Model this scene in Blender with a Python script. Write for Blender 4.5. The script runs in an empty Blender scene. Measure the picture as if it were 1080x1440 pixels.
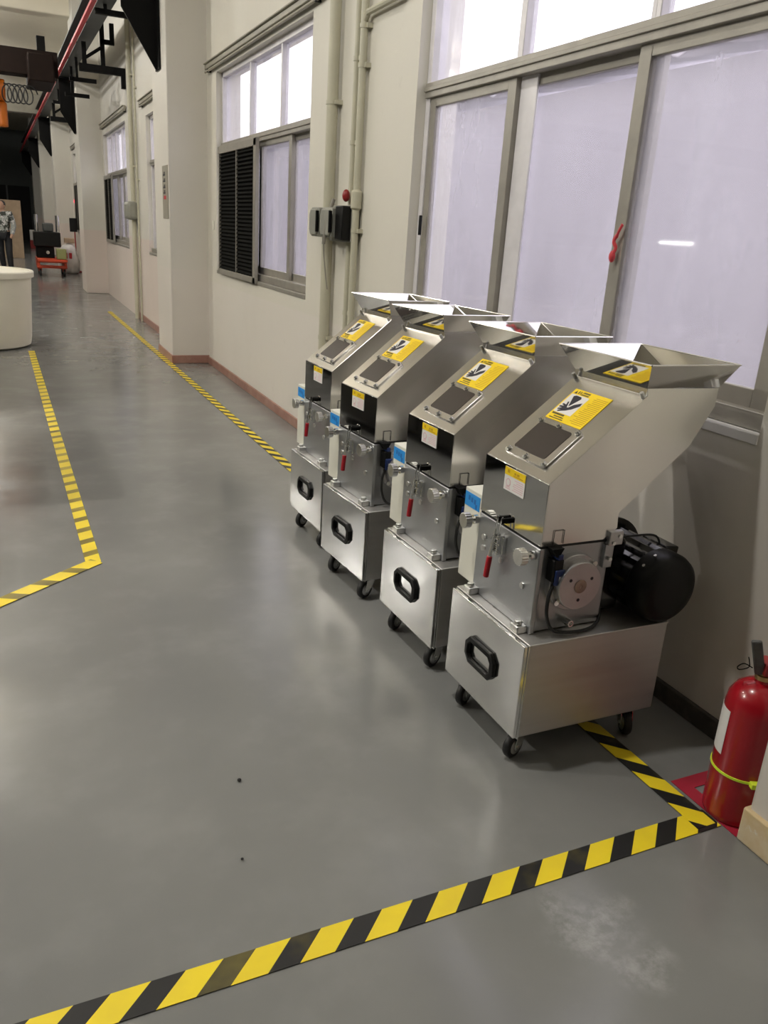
import bpy, bmesh, math, random
from mathutils import Vector, Matrix
random.seed(7)
sc = bpy.context.scene
COL = sc.collection
PI = math.pi

# ------------------------------------------------------------------ camera
CAM_H = 1.5
def make_camera():
    vp1 = (0.0, 292.0); vpz = (326.0, 3980.0)          # vanishing points of the hall axis and of the verticals
    a = Vector((vp1[0]-540, vp1[1]-720)); b = Vector((vpz[0]-540, vpz[1]-720))
    f = math.sqrt(-(a.x*b.x + a.y*b.y))
    dy = Vector((a.x, a.y, f)).normalized()
    dz = -Vector((b.x, b.y, f)).normalized()
    dx = dy.cross(dz)
    right = Vector((dx[0], dy[0], dz[0])); down = Vector((dx[1], dy[1], dz[1])); fwd = Vector((dx[2], dy[2], dz[2]))
    up = -down; back = -fwd
    M = Matrix(((right[0], up[0], back[0], 0), (right[1], up[1], back[1], 0), (right[2], up[2], back[2], CAM_H), (0, 0, 0, 1)))
    cd = bpy.data.cameras.new('camera'); co = bpy.data.objects.new('camera', cd); COL.objects.link(co)
    cd.sensor_fit = 'HORIZONTAL'; cd.sensor_width = 36.0; cd.lens = 36.0*f/1080.0
    cd.clip_start = .05; cd.clip_end = 300
    co.matrix_world = M
    sc.camera = co
make_camera()

# ------------------------------------------------------------------ world, exposure
w = bpy.data.worlds.new('overcast_sky'); sc.world = w; w.use_nodes = True
bg = w.node_tree.nodes['Background']
bg.inputs[0].default_value = (.97, .95, 1.0, 1); bg.inputs[1].default_value = 3.4
sc.view_settings.view_transform = 'Standard'; sc.view_settings.look = 'None'
sc.view_settings.gamma = 1; sc.view_settings.use_curve_mapping = False
sc.view_settings.exposure = 0.0
LAMP_POWER = 120.0
LAMPS = [(-.02, 2.35, .6), (-2.4, 5.6, .4), (-1.25, 10.6, 1.0), (-1.25, 14.4, 1.0), (-1.25, 19.4, 1.0), (-1.25, 24.4, 1.0), (-1.25, 31, 1.0),
         (-4.6, 1.2, .08), (-4.6, 4.6, 3.3), (-4.6, 8.6, .5), (-4.6, 12.4, 1.0), (-4.6, 17.0, 1.0)]
sc.cycles.blur_glossy = .1; sc.cycles.sample_clamp_indirect = 40
LAMP_Z = 4.85

# ------------------------------------------------------------------ materials
MATS = {}
def nodes_of(m):
    m.use_nodes = True
    nt = m.node_tree; return nt, nt.nodes, nt.links, nt.nodes['Principled BSDF']
def mat(name, col, rough=.5, metal=0.0, var=0.0, scale=6.0, bump=0.0, bscale=60.0, rvar=0.0, spec=.5, coat=0.0, stretch=None, aniso=0.0):
    m = bpy.data.materials.new(name); nt, N, L, P = nodes_of(m)
    P.inputs['Base Color'].default_value = (*col, 1); P.inputs['Roughness'].default_value = rough
    P.inputs['Metallic'].default_value = metal; P.inputs['Specular IOR Level'].default_value = spec
    if coat: P.inputs['Coat Weight'].default_value = coat; P.inputs['Coat Roughness'].default_value = .08
    tc = N.new('ShaderNodeTexCoord'); mp = N.new('ShaderNodeMapping'); L.new(tc.outputs['Object'], mp.inputs[0])
    if stretch: mp.inputs['Scale'].default_value = stretch
    if var or rvar:
        nz = N.new('ShaderNodeTexNoise'); nz.inputs['Scale'].default_value = scale; nz.inputs['Detail'].default_value = 6
        L.new(mp.outputs[0], nz.inputs['Vector'])
        if var:
            r = N.new('ShaderNodeMapRange'); r.inputs[1].default_value = .3; r.inputs[2].default_value = .7
            r.inputs[3].default_value = 1-var; r.inputs[4].default_value = 1+var
            L.new(nz.outputs[0], r.inputs[0])
            mx = N.new('ShaderNodeVectorMath'); mx.operation = 'SCALE'; mx.inputs[0].default_value = col
            L.new(r.outputs[0], mx.inputs['Scale']); L.new(mx.outputs[0], P.inputs['Base Color'])
        if rvar:
            r = N.new('ShaderNodeMapRange'); r.inputs[1].default_value = .3; r.inputs[2].default_value = .7
            r.inputs[3].default_value = max(.01, rough-rvar); r.inputs[4].default_value = rough+rvar
            L.new(nz.outputs[0], r.inputs[0]); L.new(r.outputs[0], P.inputs['Roughness'])
    if bump:
        nb = N.new('ShaderNodeTexNoise'); nb.inputs['Scale'].default_value = bscale; nb.inputs['Detail'].default_value = 3
        L.new(mp.outputs[0], nb.inputs['Vector'])
        b = N.new('ShaderNodeBump'); b.inputs['Strength'].default_value = bump; b.inputs['Distance'].default_value = .01
        L.new(nb.outputs[0], b.inputs['Height']); L.new(b.outputs[0], P.inputs['Normal'])
    MATS[name] = m; return m

STEEL = (.80, .785, .76)
mat('hopper_steel', STEEL, .22, 1, .03, 3, bump=.05, bscale=5, rvar=.05)
mat('mirror_steel', (.72, .71, .69), .05, 1, bump=.03, bscale=4)
mat('brushed_steel', (.62, .61, .595), .5, 1, .05, 8, rvar=.06, stretch=(.15, .15, 6))
mat('drawer_steel', (.84, .84, .84), .14, 1, .05, 7, bump=.03, bscale=5, rvar=.04)
mat('zinc', (.70, .70, .69), .3, 1, .05, 40)
mat('bright_zinc', (.8, .8, .78), .18, 1)
mat('cast_aluminium', (.52, .51, .52), .36, .85, .06, 14, bump=.05, bscale=120)
mat('machined_plate', (.42, .43, .445), .32, .8, .05, 10, rvar=.05)
mat('shaft_bronze', (.36, .26, .22), .4, .7)
mat('black_rubber', (.012, .012, .012), .55, 0, .1, 30)
mat('black_plastic', (.006, .006, .006), .4, 0, spec=.25)
mat('black_enamel', (.006, .006, .007), .16, 0, coat=.6, bump=.03, bscale=40)
mat('black_iron', (.005, .005, .005), .7, 0, .1, 8, spec=.15)
mat('gasket', (.006, .006, .006), .7)
mat('smoked_pane', (.045, .035, .03), .35, 0, .05, 4)
mat('label_yellow', (.95, .68, .01), .45, 0, .03, 30)
mat('label_white', (.82, .80, .78), .45)
mat('print_black', (.02, .018, .03), .5)
mat('print_amber', (.62, .36, .01), .5)
mat('print_pink', (.75, .50, .55), .5)
mat('print_red', (.5, .02, .03), .5)
mat('label_blue', (.02, .30, .78), .4)
mat('print_darkblue', (.01, .14, .5), .4)
mat('red_grip', (.42, .008, .02), .35)
mat('switch_blue', (.01, .03, .14), .4)
mat('cream_enamel', (.78, .77, .68), .4, 0, .02, 5)
mat('extinguisher_red', (.36, .006, .014), .27, 0, .06, 6, coat=.4)
mat('grey_lever', (.09, .09, .085), .5, 0, .4, 20)
mat('brass', (.6, .42, .2), .35, 1)
mat('lime_strap', (.72, .9, .05), .4)
mat('aluminium_frame', (.33, .31, .27), .42, .25, .08, 12, bump=.05, bscale=50)
mat('pale_frame', (.72, .70, .72), .45, .1, .06, 12)
mat('screen_black', (.006, .006, .005), .9, spec=.1)
mat('pipe_paint', (.52, .50, .39), .45, 0, .05, 7)
mat('switch_grey', (.27, .27, .235), .5, 0, .08, 14)
mat('red_knob', (.3, .02, .02), .4)
mat('pelmet', (.33, .31, .25), .55, 0, .1, 6)
mat('crane_grey', (.075, .08, .078), .5, .1, .12, 4)
mat('rail_red', (.5, .012, .025), .4)
mat('hoist_orange', (.62, .16, .01), .45, 0, .1, 5)
mat('girder_brown', (.014, .007, .005), .7, 0, .2, 3, spec=.2)
mat('tub_plastic', (.82, .79, .68), .4, 0, .04, 2.5)
mat('cart_orange', (.62, .07, .02), .45, 0, .15, 6)
mat('bag_white', (.75, .73, .70), .7, 0, .06, 8, bump=.5, bscale=14)
mat('cardboard', (.42, .31, .2), .8, 0, .1, 6)
mat('olive_box', (.28, .3, .12), .6)
mat('skin', (.5, .3, .21), .55)
mat('trousers', (.02, .021, .025), .8, 0, .2, 10)
mat('hair', (.01, .008, .007), .6)
mat('flat_black', (.02, .02, .02), .9)
mat('lamp_housing', (.5, .5, .5), .5, .5)
mat('neighbour_wall', (.40, .385, .425), .9, 0, .1, .7)
mat('neighbour_roof', (.6, .58, .62), .6, .2, .08, 2)
mat('yard', (.4, .4, .4), .9, 0, .1, 1)
mat('red_marking', (.40, .02, .045), .45, 0, .12, 12)
mat('red_rag', (.6, .05, .06), .6)
mat('spare_white', (.8, .8, .78), .5)

def ramp_mix(nt, fac, c0, c1):
    mx = nt.nodes.new('ShaderNodeMix'); mx.data_type = 'RGBA'
    mx.inputs['A'].default_value = (*c0, 1) if not hasattr(c0, 'links') else (0, 0, 0, 1)
    if hasattr(c0, 'links'): nt.links.new(c0, mx.inputs['A'])
    if hasattr(c1, 'links'): nt.links.new(c1, mx.inputs['B'])
    else: mx.inputs['B'].default_value = (*c1, 1)
    if hasattr(fac, 'links'): nt.links.new(fac, mx.inputs['Factor'])
    else: mx.inputs['Factor'].default_value = fac
    return mx.outputs['Result']
def noise(nt, vec, scale, detail=5, rough=.5):
    n = nt.nodes.new('ShaderNodeTexNoise'); n.inputs['Scale'].default_value = scale; n.inputs['Detail'].default_value = detail
    n.inputs['Roughness'].default_value = rough
    nt.links.new(vec, n.inputs['Vector']); return n.outputs[0]
def maprange(nt, v, a, b, c, d, smooth=False):
    r = nt.nodes.new('ShaderNodeMapRange'); nt.links.new(v, r.inputs[0])
    if smooth: r.interpolation_type = 'SMOOTHSTEP'
    for i, x in zip((1, 2, 3, 4), (a, b, c, d)): r.inputs[i].default_value = x
    return r.outputs[0]
def math_n(nt, op, a, b=None):
    n = nt.nodes.new('ShaderNodeMath'); n.operation = op
    for i, x in enumerate((a, b)):
        if x is None: continue
        if hasattr(x, 'links'): nt.links.new(x, n.inputs[i])
        else: n.inputs[i].default_value = x
    return n.outputs[0]
def objco(nt):
    t = nt.nodes.new('ShaderNodeTexCoord'); return t.outputs['Object']
def spot(nt, vec, c, r0, r1):
    d = nt.nodes.new('ShaderNodeVectorMath'); d.operation = 'DISTANCE'; nt.links.new(vec, d.inputs[0]); d.inputs[1].default_value = c
    return maprange(nt, d.outputs['Value'], r0, r1, 1, 0, True)

def floor_mat():
    m = bpy.data.materials.new('epoxy_floor'); nt, N, L, P = nodes_of(m)
    v = objco(nt)
    big = noise(nt, v, .8, 5, .55); mid = noise(nt, v, 3.2, 6, .6); fine = noise(nt, v, 60, 2)
    c = ramp_mix(nt, maprange(nt, big, .35, .65, 0, 1), (.19, .194, .188), (.24, .242, .234))
    c = ramp_mix(nt, maprange(nt, mid, .5, .75, 0, .35), c, (.29, .29, .285))
    # dried whitish spill near the front tape
    wob = nt.nodes.new('ShaderNodeVectorMath'); wob.operation = 'ADD'; L.new(v, wob.inputs[0])
    n3 = nt.nodes.new('ShaderNodeTexNoise'); n3.inputs['Scale'].default_value = 5; n3.inputs['Detail'].default_value = 4; L.new(v, n3.inputs['Vector'])
    sc_ = nt.nodes.new('ShaderNodeVectorMath'); sc_.operation = 'SCALE'; sc_.inputs['Scale'].default_value = .25
    L.new(n3.outputs['Color'], sc_.inputs[0]); L.new(sc_.outputs[0], wob.inputs[1])
    sp = math_n(nt, 'MAXIMUM', spot(nt, wob.outputs[0], (1.26, 1.22, .12), .0, .13), spot(nt, wob.outputs[0], (1.30, 1.10, .12), .0, .1))
    sp = math_n(nt, 'MAXIMUM', sp, spot(nt, wob.outputs[0], (1.22, 1.30, .12), 0, .07))
    sp = math_n(nt, 'MULTIPLY', sp, maprange(nt, noise(nt, v, 22, 6, .7), .4, .62, 0, .4))
    c = ramp_mix(nt, sp, c, (.55, .55, .55))
    L.new(c, P.inputs['Base Color'])
    L.new(maprange(nt, mid, .3, .7, .13, .25), P.inputs['Roughness'])
    P.inputs['Specular IOR Level'].default_value = .55
    b = N.new('ShaderNodeBump'); b.inputs['Strength'].default_value = .012; b.inputs['Distance'].default_value = .01
    L.new(noise(nt, v, 4, 2), b.inputs['Height']); L.new(b.outputs[0], P.inputs['Normal'])
    MATS['floor'] = m
floor_mat()
def wall_mat(name, up, low, zsplit, grime=.5):
    m = bpy.data.materials.new(name); nt, N, L, P = nodes_of(m)
    v = objco(nt); s = N.new('ShaderNodeSeparateXYZ'); L.new(v, s.inputs[0])
    c = ramp_mix(nt, maprange(nt, s.outputs[2], zsplit-.01, zsplit+.01, 1, 0), up, low)
    c2 = ramp_mix(nt, maprange(nt, noise(nt, v, 1.3, 6, .6), .45, .75, 0, grime*.35), c, (.52, .48, .40))
    c3 = ramp_mix(nt, maprange(nt, noise(nt, v, 9, 6, .7), .62, .78, 0, grime*.5), c2, (.45, .42, .36))
    L.new(c3, P.inputs['Base Color']); P.inputs['Roughness'].default_value = .6
    b = N.new('ShaderNodeBump'); b.inputs['Strength'].default_value = .12; b.inputs['Distance'].default_value = .004
    L.new(noise(nt, v, 30, 4), b.inputs['Height']); L.new(b.outputs[0], P.inputs['Normal'])
    MATS[name] = m
wall_mat('wall_paint', (.70, .675, .60), (.72, .685, .63), .9)  # lower band has the paler, pinker light there put into its colour
wall_mat('far_paint', (.66, .64, .58), (.68, .60, .55), 1.2, .3)
wall_mat('column_paint', (.68, .655, .60), (.70, .66, .61), 1.0, .4)
wall_mat('ceiling_paint', (.82, .77, .64), (.7, .65, .55), 0, .3)
wall_mat('dark_wall', (.07, .07, .067), (.035, .035, .035), 1.3, .1)
wall_mat('end_wall', (.06, .07, .065), (.07, .07, .07), 1.0, .0)
def tile_mat():
    m = bpy.data.materials.new('red_baseboard'); nt, N, L, P = nodes_of(m); v = objco(nt)
    c = ramp_mix(nt, maprange(nt, noise(nt, v, 6, 5, .6), .35, .65, 0, 1), (.30, .14, .11), (.38, .22, .17))
    c = ramp_mix(nt, maprange(nt, noise(nt, v, 14, 5, .7), .6, .72, 0, .6), c, (.45, .38, .32))
    L.new(c, P.inputs['Base Color']); P.inputs['Roughness'].default_value = .4; MATS['baseboard'] = m
    m = bpy.data.materials.new('worn_plinth'); nt, N, L, P = nodes_of(m); v = objco(nt)
    c = ramp_mix(nt, maprange(nt, noise(nt, v, 12, 5, .6), .35, .7, 0, 1), (.62, .46, .24), (.70, .60, .42))
    c = ramp_mix(nt, maprange(nt, noise(nt, v, 25, 5, .7), .62, .7, 0, .8), c, (.75, .73, .68))
    L.new(c, P.inputs['Base Color']); P.inputs['Roughness'].default_value = .5; MATS['plinth'] = m
    m = bpy.data.materials.new('dark_base'); nt, N, L, P = nodes_of(m); v = objco(nt)  # much darker mottled tone for the near stretch of baseboard
    c = ramp_mix(nt, maprange(nt, noise(nt, v, 9, 5, .6), .4, .65, 0, 1), (.05, .045, .04), (.12, .10, .08))
    L.new(c, P.inputs['Base Color']); P.inputs['Roughness'].default_value = .6; MATS['dark_base'] = m
tile_mat()
def glass_mat(name, haze, hazecol, tint, scale):
    m = bpy.data.materials.new(name); m.use_nodes = True; nt = m.node_tree; N, L = nt.nodes, nt.links
    N.clear(); out = N.new('ShaderNodeOutputMaterial')
    tr = N.new('ShaderNodeBsdfTransparent'); tr.inputs[0].default_value = (*tint, 1)
    tl = N.new('ShaderNodeBsdfTranslucent'); tl.inputs[0].default_value = (*hazecol, 1)
    df = N.new('ShaderNodeBsdfDiffuse'); df.inputs[0].default_value = (*hazecol, 1)
    hz = N.new('ShaderNodeMixShader'); hz.inputs[0].default_value = .3; L.new(tl.outputs[0], hz.inputs[1]); L.new(df.outputs[0], hz.inputs[2])
    v = objco(nt); mp = N.new('ShaderNodeMapping'); mp.inputs['Scale'].default_value = (1, 1, .45); L.new(v, mp.inputs[0])
    n1 = maprange(nt, noise(nt, mp.outputs[0], scale, 7, .6), .35, .7, haze*.55, haze*1.4)
    mx = N.new('ShaderNodeMixShader'); L.new(n1, mx.inputs[0]); L.new(tr.outputs[0], mx.inputs[1]); L.new(hz.outputs[0], mx.inputs[2])
    gl = N.new('ShaderNodeBsdfGlossy'); gl.inputs['Roughness'].default_value = .03
    lw = N.new('ShaderNodeLayerWeight'); lw.inputs[0].default_value = .5
    fr = math_n(nt, 'ADD', math_n(nt, 'MULTIPLY', math_n(nt, 'POWER', lw.outputs['Facing'], 5.0), .9), .035)
    m2 = N.new('ShaderNodeMixShader'); L.new(fr, m2.inputs[0]); L.new(mx.outputs[0], m2.inputs[1]); L.new(gl.outputs[0], m2.inputs[2])
    L.new(m2.outputs[0], out.inputs[0]); MATS[name] = m
glass_mat('dusty_glass', .22, (.86, .84, .90), (.93, .92, .95), 1.6)
def tape_mat():
    m = bpy.data.materials.new('hazard_stripes'); nt, N, L, P = nodes_of(m)
    v = objco(nt); s = N.new('ShaderNodeSeparateXYZ'); L.new(v, s.inputs[0])   # strip lies along local x, width in local y
    t = math_n(nt, 'ADD', s.outputs[0], math_n(nt, 'MULTIPLY', s.outputs[1], -1.05))
    fr = math_n(nt, 'FRACT', math_n(nt, 'DIVIDE', t, .152))
    k = math_n(nt, 'GREATER_THAN', fr, .53)
    wear = maprange(nt, noise(nt, v, 1.7, 5, .65), .52, .72, 0, .5)
    yel = ramp_mix(nt, maprange(nt, noise(nt, v, 9, 5), .4, .7, 0, .5), (.95, .74, .02), (.80, .60, .03))
    blk = ramp_mix(nt, wear, (.012, .012, .012), (.38, .31, .05))
    L.new(ramp_mix(nt, k, yel, blk), P.inputs['Base Color']); P.inputs['Roughness'].default_value = .4
    MATS['tape'] = m
    m = bpy.data.materials.new('worn_hazard_stripes'); nt, N, L, P = nodes_of(m)
    v = objco(nt); s = N.new('ShaderNodeSeparateXYZ'); L.new(v, s.inputs[0])
    t = math_n(nt, 'ADD', s.outputs[0], math_n(nt, 'MULTIPLY', s.outputs[1], .5))
    fr = math_n(nt, 'FRACT', math_n(nt, 'DIVIDE', t, .16))
    k = math_n(nt, 'GREATER_THAN', fr, .64)
    wear = maprange(nt, noise(nt, v, .9, 4, .6), .38, .62, .15, .9)
    yel = ramp_mix(nt, maprange(nt, noise(nt, v, 9, 5), .4, .7, 0, .5), (.95, .74, .03), (.8, .6, .05))
    blk = ramp_mix(nt, wear, (.03, .03, .015), (.55, .42, .05))
    L.new(ramp_mix(nt, k, yel, blk), P.inputs['Base Color']); P.inputs['Roughness'].default_value = .4
    MATS['worn_tape'] = m
tape_mat()
def camo_mat():
    m = bpy.data.materials.new('camouflage'); nt, N, L, P = nodes_of(m); v = objco(nt)
    n = noise(nt, v, 9, 4, .6)
    c = ramp_mix(nt, math_n(nt, 'GREATER_THAN', n, .5), (.05, .055, .05), (.34, .36, .35))
    n2 = noise(nt, v, 14, 3, .6)
    c = ramp_mix(nt, math_n(nt, 'GREATER_THAN', n2, .57), c, (.6, .6, .6))
    L.new(c, P.inputs['Base Color']); P.inputs['Roughness'].default_value = .85; MATS['camo'] = m
camo_mat()
def emis(name, col, s):
    m = bpy.data.materials.new(name); nt, N, L, P = nodes_of(m)
    P.inputs['Base Color'].default_value = (*col, 1); P.inputs['Emission Color'].default_value = (*col, 1); P.inputs['Emission Strength'].default_value = s
    MATS[name] = m
emis('tube_glow', (1, .98, .94), 22)
emis('red_led', (1, .05, .1), 3)

# ------------------------------------------------------------------ mesh helpers
class MB:
    def __init__(s): s.v = []; s.f = []
    def add(s, vs, fs):
        o = len(s.v); s.v += [tuple(x) for x in vs]; s.f += [tuple(i+o for i in f) for f in fs]; return s
    def box(s, x0, x1, y0, y1, z0, z1, M=None):
        vs = [(x, y, z) for x in (x0, x1) for y in (y0, y1) for z in (z0, z1)]
        if M: vs = [tuple(M @ Vector(q)) for q in vs]
        return s.add(vs, [(0, 1, 3, 2), (4, 6, 7, 5), (0, 4, 5, 1), (2, 3, 7, 6), (0, 2, 6, 4), (1, 5, 7, 3)])
    def frame_of(s, d):
        d = Vector(d).normalized(); t = Vector((0, 0, 1)) if abs(d.z) < .9 else Vector((1, 0, 0))
        a = d.cross(t).normalized(); b = d.cross(a).normalized(); return a, b
    def cyl(s, p0, p1, r0, r1=None, n=20, caps=True):
        r1 = r0 if r1 is None else r1; p0, p1 = Vector(p0), Vector(p1); a, b = s.frame_of(p1-p0)
        vs = [p0 + (a*math.cos(2*PI*i/n) + b*math.sin(2*PI*i/n))*r0 for i in range(n)] + [p1 + (a*math.cos(2*PI*i/n) + b*math.sin(2*PI*i/n))*r1 for i in range(n)]
        fs = [(i, (i+1) % n, n+(i+1) % n, n+i) for i in range(n)]
        if caps: fs += [tuple(range(n-1, -1, -1)), tuple(range(n, 2*n))]
        return s.add(vs, fs)
    def lathe(s, p0, axis, prof, n=28):          # prof: (distance along axis, radius)
        p0 = Vector(p0); ax = Vector(axis).normalized(); a, b = s.frame_of(ax); vs = []; fs = []
        for d, r in prof: vs += [p0 + ax*d + (a*math.cos(2*PI*i/n) + b*math.sin(2*PI*i/n))*max(r, 1e-4) for i in range(n)]
        for k in range(len(prof)-1): fs += [(k*n+i, k*n+(i+1) % n, (k+1)*n+(i+1) % n, (k+1)*n+i) for i in range(n)]
        fs += [tuple(range(n-1, -1, -1)), tuple(range((len(prof)-1)*n, len(prof)*n))]
        return s.add(vs, fs)
    def tube(s, pts, r, n=8):
        pts = [Vector(p) for p in pts]; vs = []; fs = []; m = len(pts); ref = None
        for k, p in enumerate(pts):
            d = (pts[min(k+1, m-1)] - pts[max(k-1, 0)]).normalized()
            if ref is None: a, b = s.frame_of(d)
            else:
                a = (ref - d*ref.dot(d)).normalized(); b = d.cross(a).normalized()
            ref = a
            vs += [p + (a*math.cos(2*PI*i/n) + b*math.sin(2*PI*i/n))*r for i in range(n)]
        for k in range(m-1): fs += [(k*n+i, k*n+(i+1) % n, (k+1)*n+(i+1) % n, (k+1)*n+i) for i in range(n)]
        fs += [tuple(range(n-1, -1, -1)), tuple(range((m-1)*n, m*n))]
        return s.add(vs, fs)
    def prism(s, poly, to3, h0, h1):             # poly 2-D, to3(p, h) -> 3-D
        n = len(poly); vs = [to3(p, h0) for p in poly] + [to3(p, h1) for p in poly]
        fs = [(i, (i+1) % n, n+(i+1) % n, n+i) for i in range(n)] + [tuple(range(n-1, -1, -1)), tuple(range(n, 2*n))]
        return s.add(vs, fs)
    def sphere(s, c, r, n=14, sz=1.0):
        return s.lathe(Vector(c)-Vector((0, 0, r*sz)), (0, 0, 1), [(r*sz*(1-math.cos(PI*i/n)), r*math.sin(PI*i/n)) for i in range(n+1)], n+4)
    def build(s, name, m, parent=None, bevel=0, smooth=35, solid=0, seg=2):
        me = bpy.data.meshes.new(name); me.from_pydata(s.v, [], s.f)
        bm = bmesh.new(); bm.from_mesh(me); bmesh.ops.remove_doubles(bm, verts=bm.verts, dist=1e-6)
        bmesh.ops.recalc_face_normals(bm, faces=bm.faces); bm.to_mesh(me); bm.free()
        me.materials.append(MATS[m])
        if smooth:
            for p in me.polygons: p.use_smooth = True
            me.set_sharp_from_angle(angle=math.radians(smooth))
        o = bpy.data.objects.new(name, me); COL.objects.link(o)
        if parent: o.parent = parent
        if solid:
            md = o.modifiers.new('solid', 'SOLIDIFY'); md.thickness = solid; md.offset = -1
        if bevel:
            md = o.modifiers.new('bevel', 'BEVEL'); md.width = bevel; md.segments = seg; md.limit_method = 'ANGLE'; md.angle_limit = math.radians(40)
        return o
def smoothpath(pts, k=6):
    P = [Vector(p) for p in pts]; out = []
    for i in range(len(P)-1):
        p0, p1, p2, p3 = P[max(i-1, 0)], P[i], P[i+1], P[min(i+2, len(P)-1)]
        for j in range(k):
            t = j/k; out.append(.5*((2*p1) + (p2-p0)*t + (2*p0-5*p1+4*p2-p3)*t*t + (3*p1-p0-3*p2+p3)*t**3))
    out.append(P[-1]); return out
def tag(o, label=None, cat=None, group=None, kind=None):
    if label: o['label'] = label
    if cat: o['category'] = cat
    if group: o['group'] = group
    if kind: o['kind'] = kind
    return o
def empty(name, loc=(0, 0, 0), rz=0):
    o = bpy.data.objects.new(name, None); COL.objects.link(o); o.location = loc; o.rotation_euler = (0, 0, rz); o.empty_display_size = .1; return o
CH = {}
def copy_tree(o, parent=None):
    c = o.copy(); COL.objects.link(c); c.parent = parent
    for ch in list(o.children): copy_tree(ch, c)
    return c
def struct(o): o['kind'] = 'structure'; return o

# ------------------------------------------------------------------ room shell
WX = 2.0          # near wall face
FX = 1.87         # wall face beyond the first column
CEIL = 5.2
# openings y0,y1,z0,z1
OA = (1.66, 4.16, 1.0, 2.87)
O1 = (5.82, 8.64, 1.03, 2.86)
OB = (10.25, 12.2, 1.04, 2.78)
OC = (14.25, 17.3, 1.03, 2.9)
OD = (21.6, 24.6, 1.03, 2.95)
OE = (27.6, 31.2, 1.03, 2.95)
OZ = (-3.6, -1.0, 1.0, 2.87)
def wall_with_openings(name, x0, x1, ya, yb, ops, m):
    b = MB(); y = ya
    for (a, c, z0, z1) in sorted(ops):
        b.box(x0, x1, y, a, 0, CEIL); b.box(x0, x1, a, c, 0, z0); b.box(x0, x1, a, c, z1, CEIL); y = c
    b.box(x0, x1, y, yb, 0, CEIL)
    return struct(b.build(name, m, smooth=0))
struct(MB().box(-13, 2.3, -8, 48, -.1, 0).build('floor', 'floor', smooth=0))
struct(MB().box(-13, 2.3, -8, 48, CEIL, CEIL+.15).build('ceiling', 'ceiling_paint', smooth=0))
wall_with_openings('wall_right', WX, WX+.24, -8, 9.5, [OZ, OA, O1], 'wall_paint')
wall_with_openings('wall_right_far', FX, FX+.24, 9.5, 48, [OB, OC, OD, OE], 'far_paint')
struct(MB().box(-13.2, -13, -8, 48, 0, CEIL).build('wall_left', 'dark_wall', smooth=0))
struct(MB().box(-13, 2.3, -8.2, -8, 0, CEIL).build('wall_back', 'dark_wall', smooth=0))
struct(MB().box(-13, 2.3, 48, 48.2, 0, CEIL).build('wall_front', 'end_wall', smooth=0))
# columns (part of the wall)
for i, (x0, ya, yb, m) in enumerate([(1.60, 9.05, 9.92, 'column_paint'), (1.45, 17.55, 18.5, 'far_paint'), (1.42, 25.4, 26.4, 'far_paint'), (1.40, 33, 34, 'far_paint'), (1.40, 41, 42, 'far_paint')]):
    struct(MB().box(x0, 2.1, ya, yb, 0, CEIL).build('wall_column_%d' % (i+1), m, bevel=.012))
struct(MB().box(1.705, 2.1, .3, 1.19, 0, CEIL).build('wall_column_6', 'column_paint', bevel=.01))
struct(MB().box(1.692, 2.1, .29, 1.198, 0, .105).build('trim_1', 'plinth', bevel=.006))
struct(MB().box(1.588, 2.1, 9.038, 9.93, 0, .09).build('trim_2', 'baseboard', bevel=.006))
struct(MB().box(WX-.014, WX+.01, 4.3, 9.06, 0, .078).build('baseboard_right', 'baseboard', bevel=.004))
struct(MB().box(WX-.014, WX+.01, 1.198, 4.3, 0, .07).build('baseboard_right_near', 'dark_base', bevel=.004))
struct(MB().box(FX-.014, FX+.01, 9.92, 13.4, 0, .09).build('baseboard_right_far', 'baseboard', bevel=.004))
# ceiling beams across the hall
for i, y in enumerate((4.0, 11.3, 18.2, 25.9, 33.5)):
    struct(MB().box(-13, 2.0, y-.2, y+.2, CEIL-.3, CEIL+.01).build('ceiling_beam_%d' % (i+1), 'ceiling_paint', bevel=.02))

# ------------------------------------------------------------------ outside the windows
struct(MB().box(2.3, 14, -14, 60, -.3, -.2).build('yard_ground', 'yard', smooth=0))
nb = empty('neighbour_building', (5.0, 0, -.34)); tag(nb, 'pale lilac neighbouring building seen hazily through the windows', 'building')
MB().box(0, 3, -12, 58, 0, 3.22).build('wall', 'neighbour_wall', nb, smooth=0)
b = MB(); n = 520; vs = []; fs = []
for i in range(n+1):
    y = -12.3 + 70.6*i/n; z = 3.3 + .035*math.sin(i*PI/2) + .02*math.sin(i*.37); vs += [(-.16, y, z), (1.6, y, z+.35)]
for i in range(n): fs.append((2*i, 2*i+2, 2*i+3, 2*i+1))
b.add(vs, fs).build('corrugated_roof', 'neighbour_roof', nb, smooth=60, solid=.02)

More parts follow.
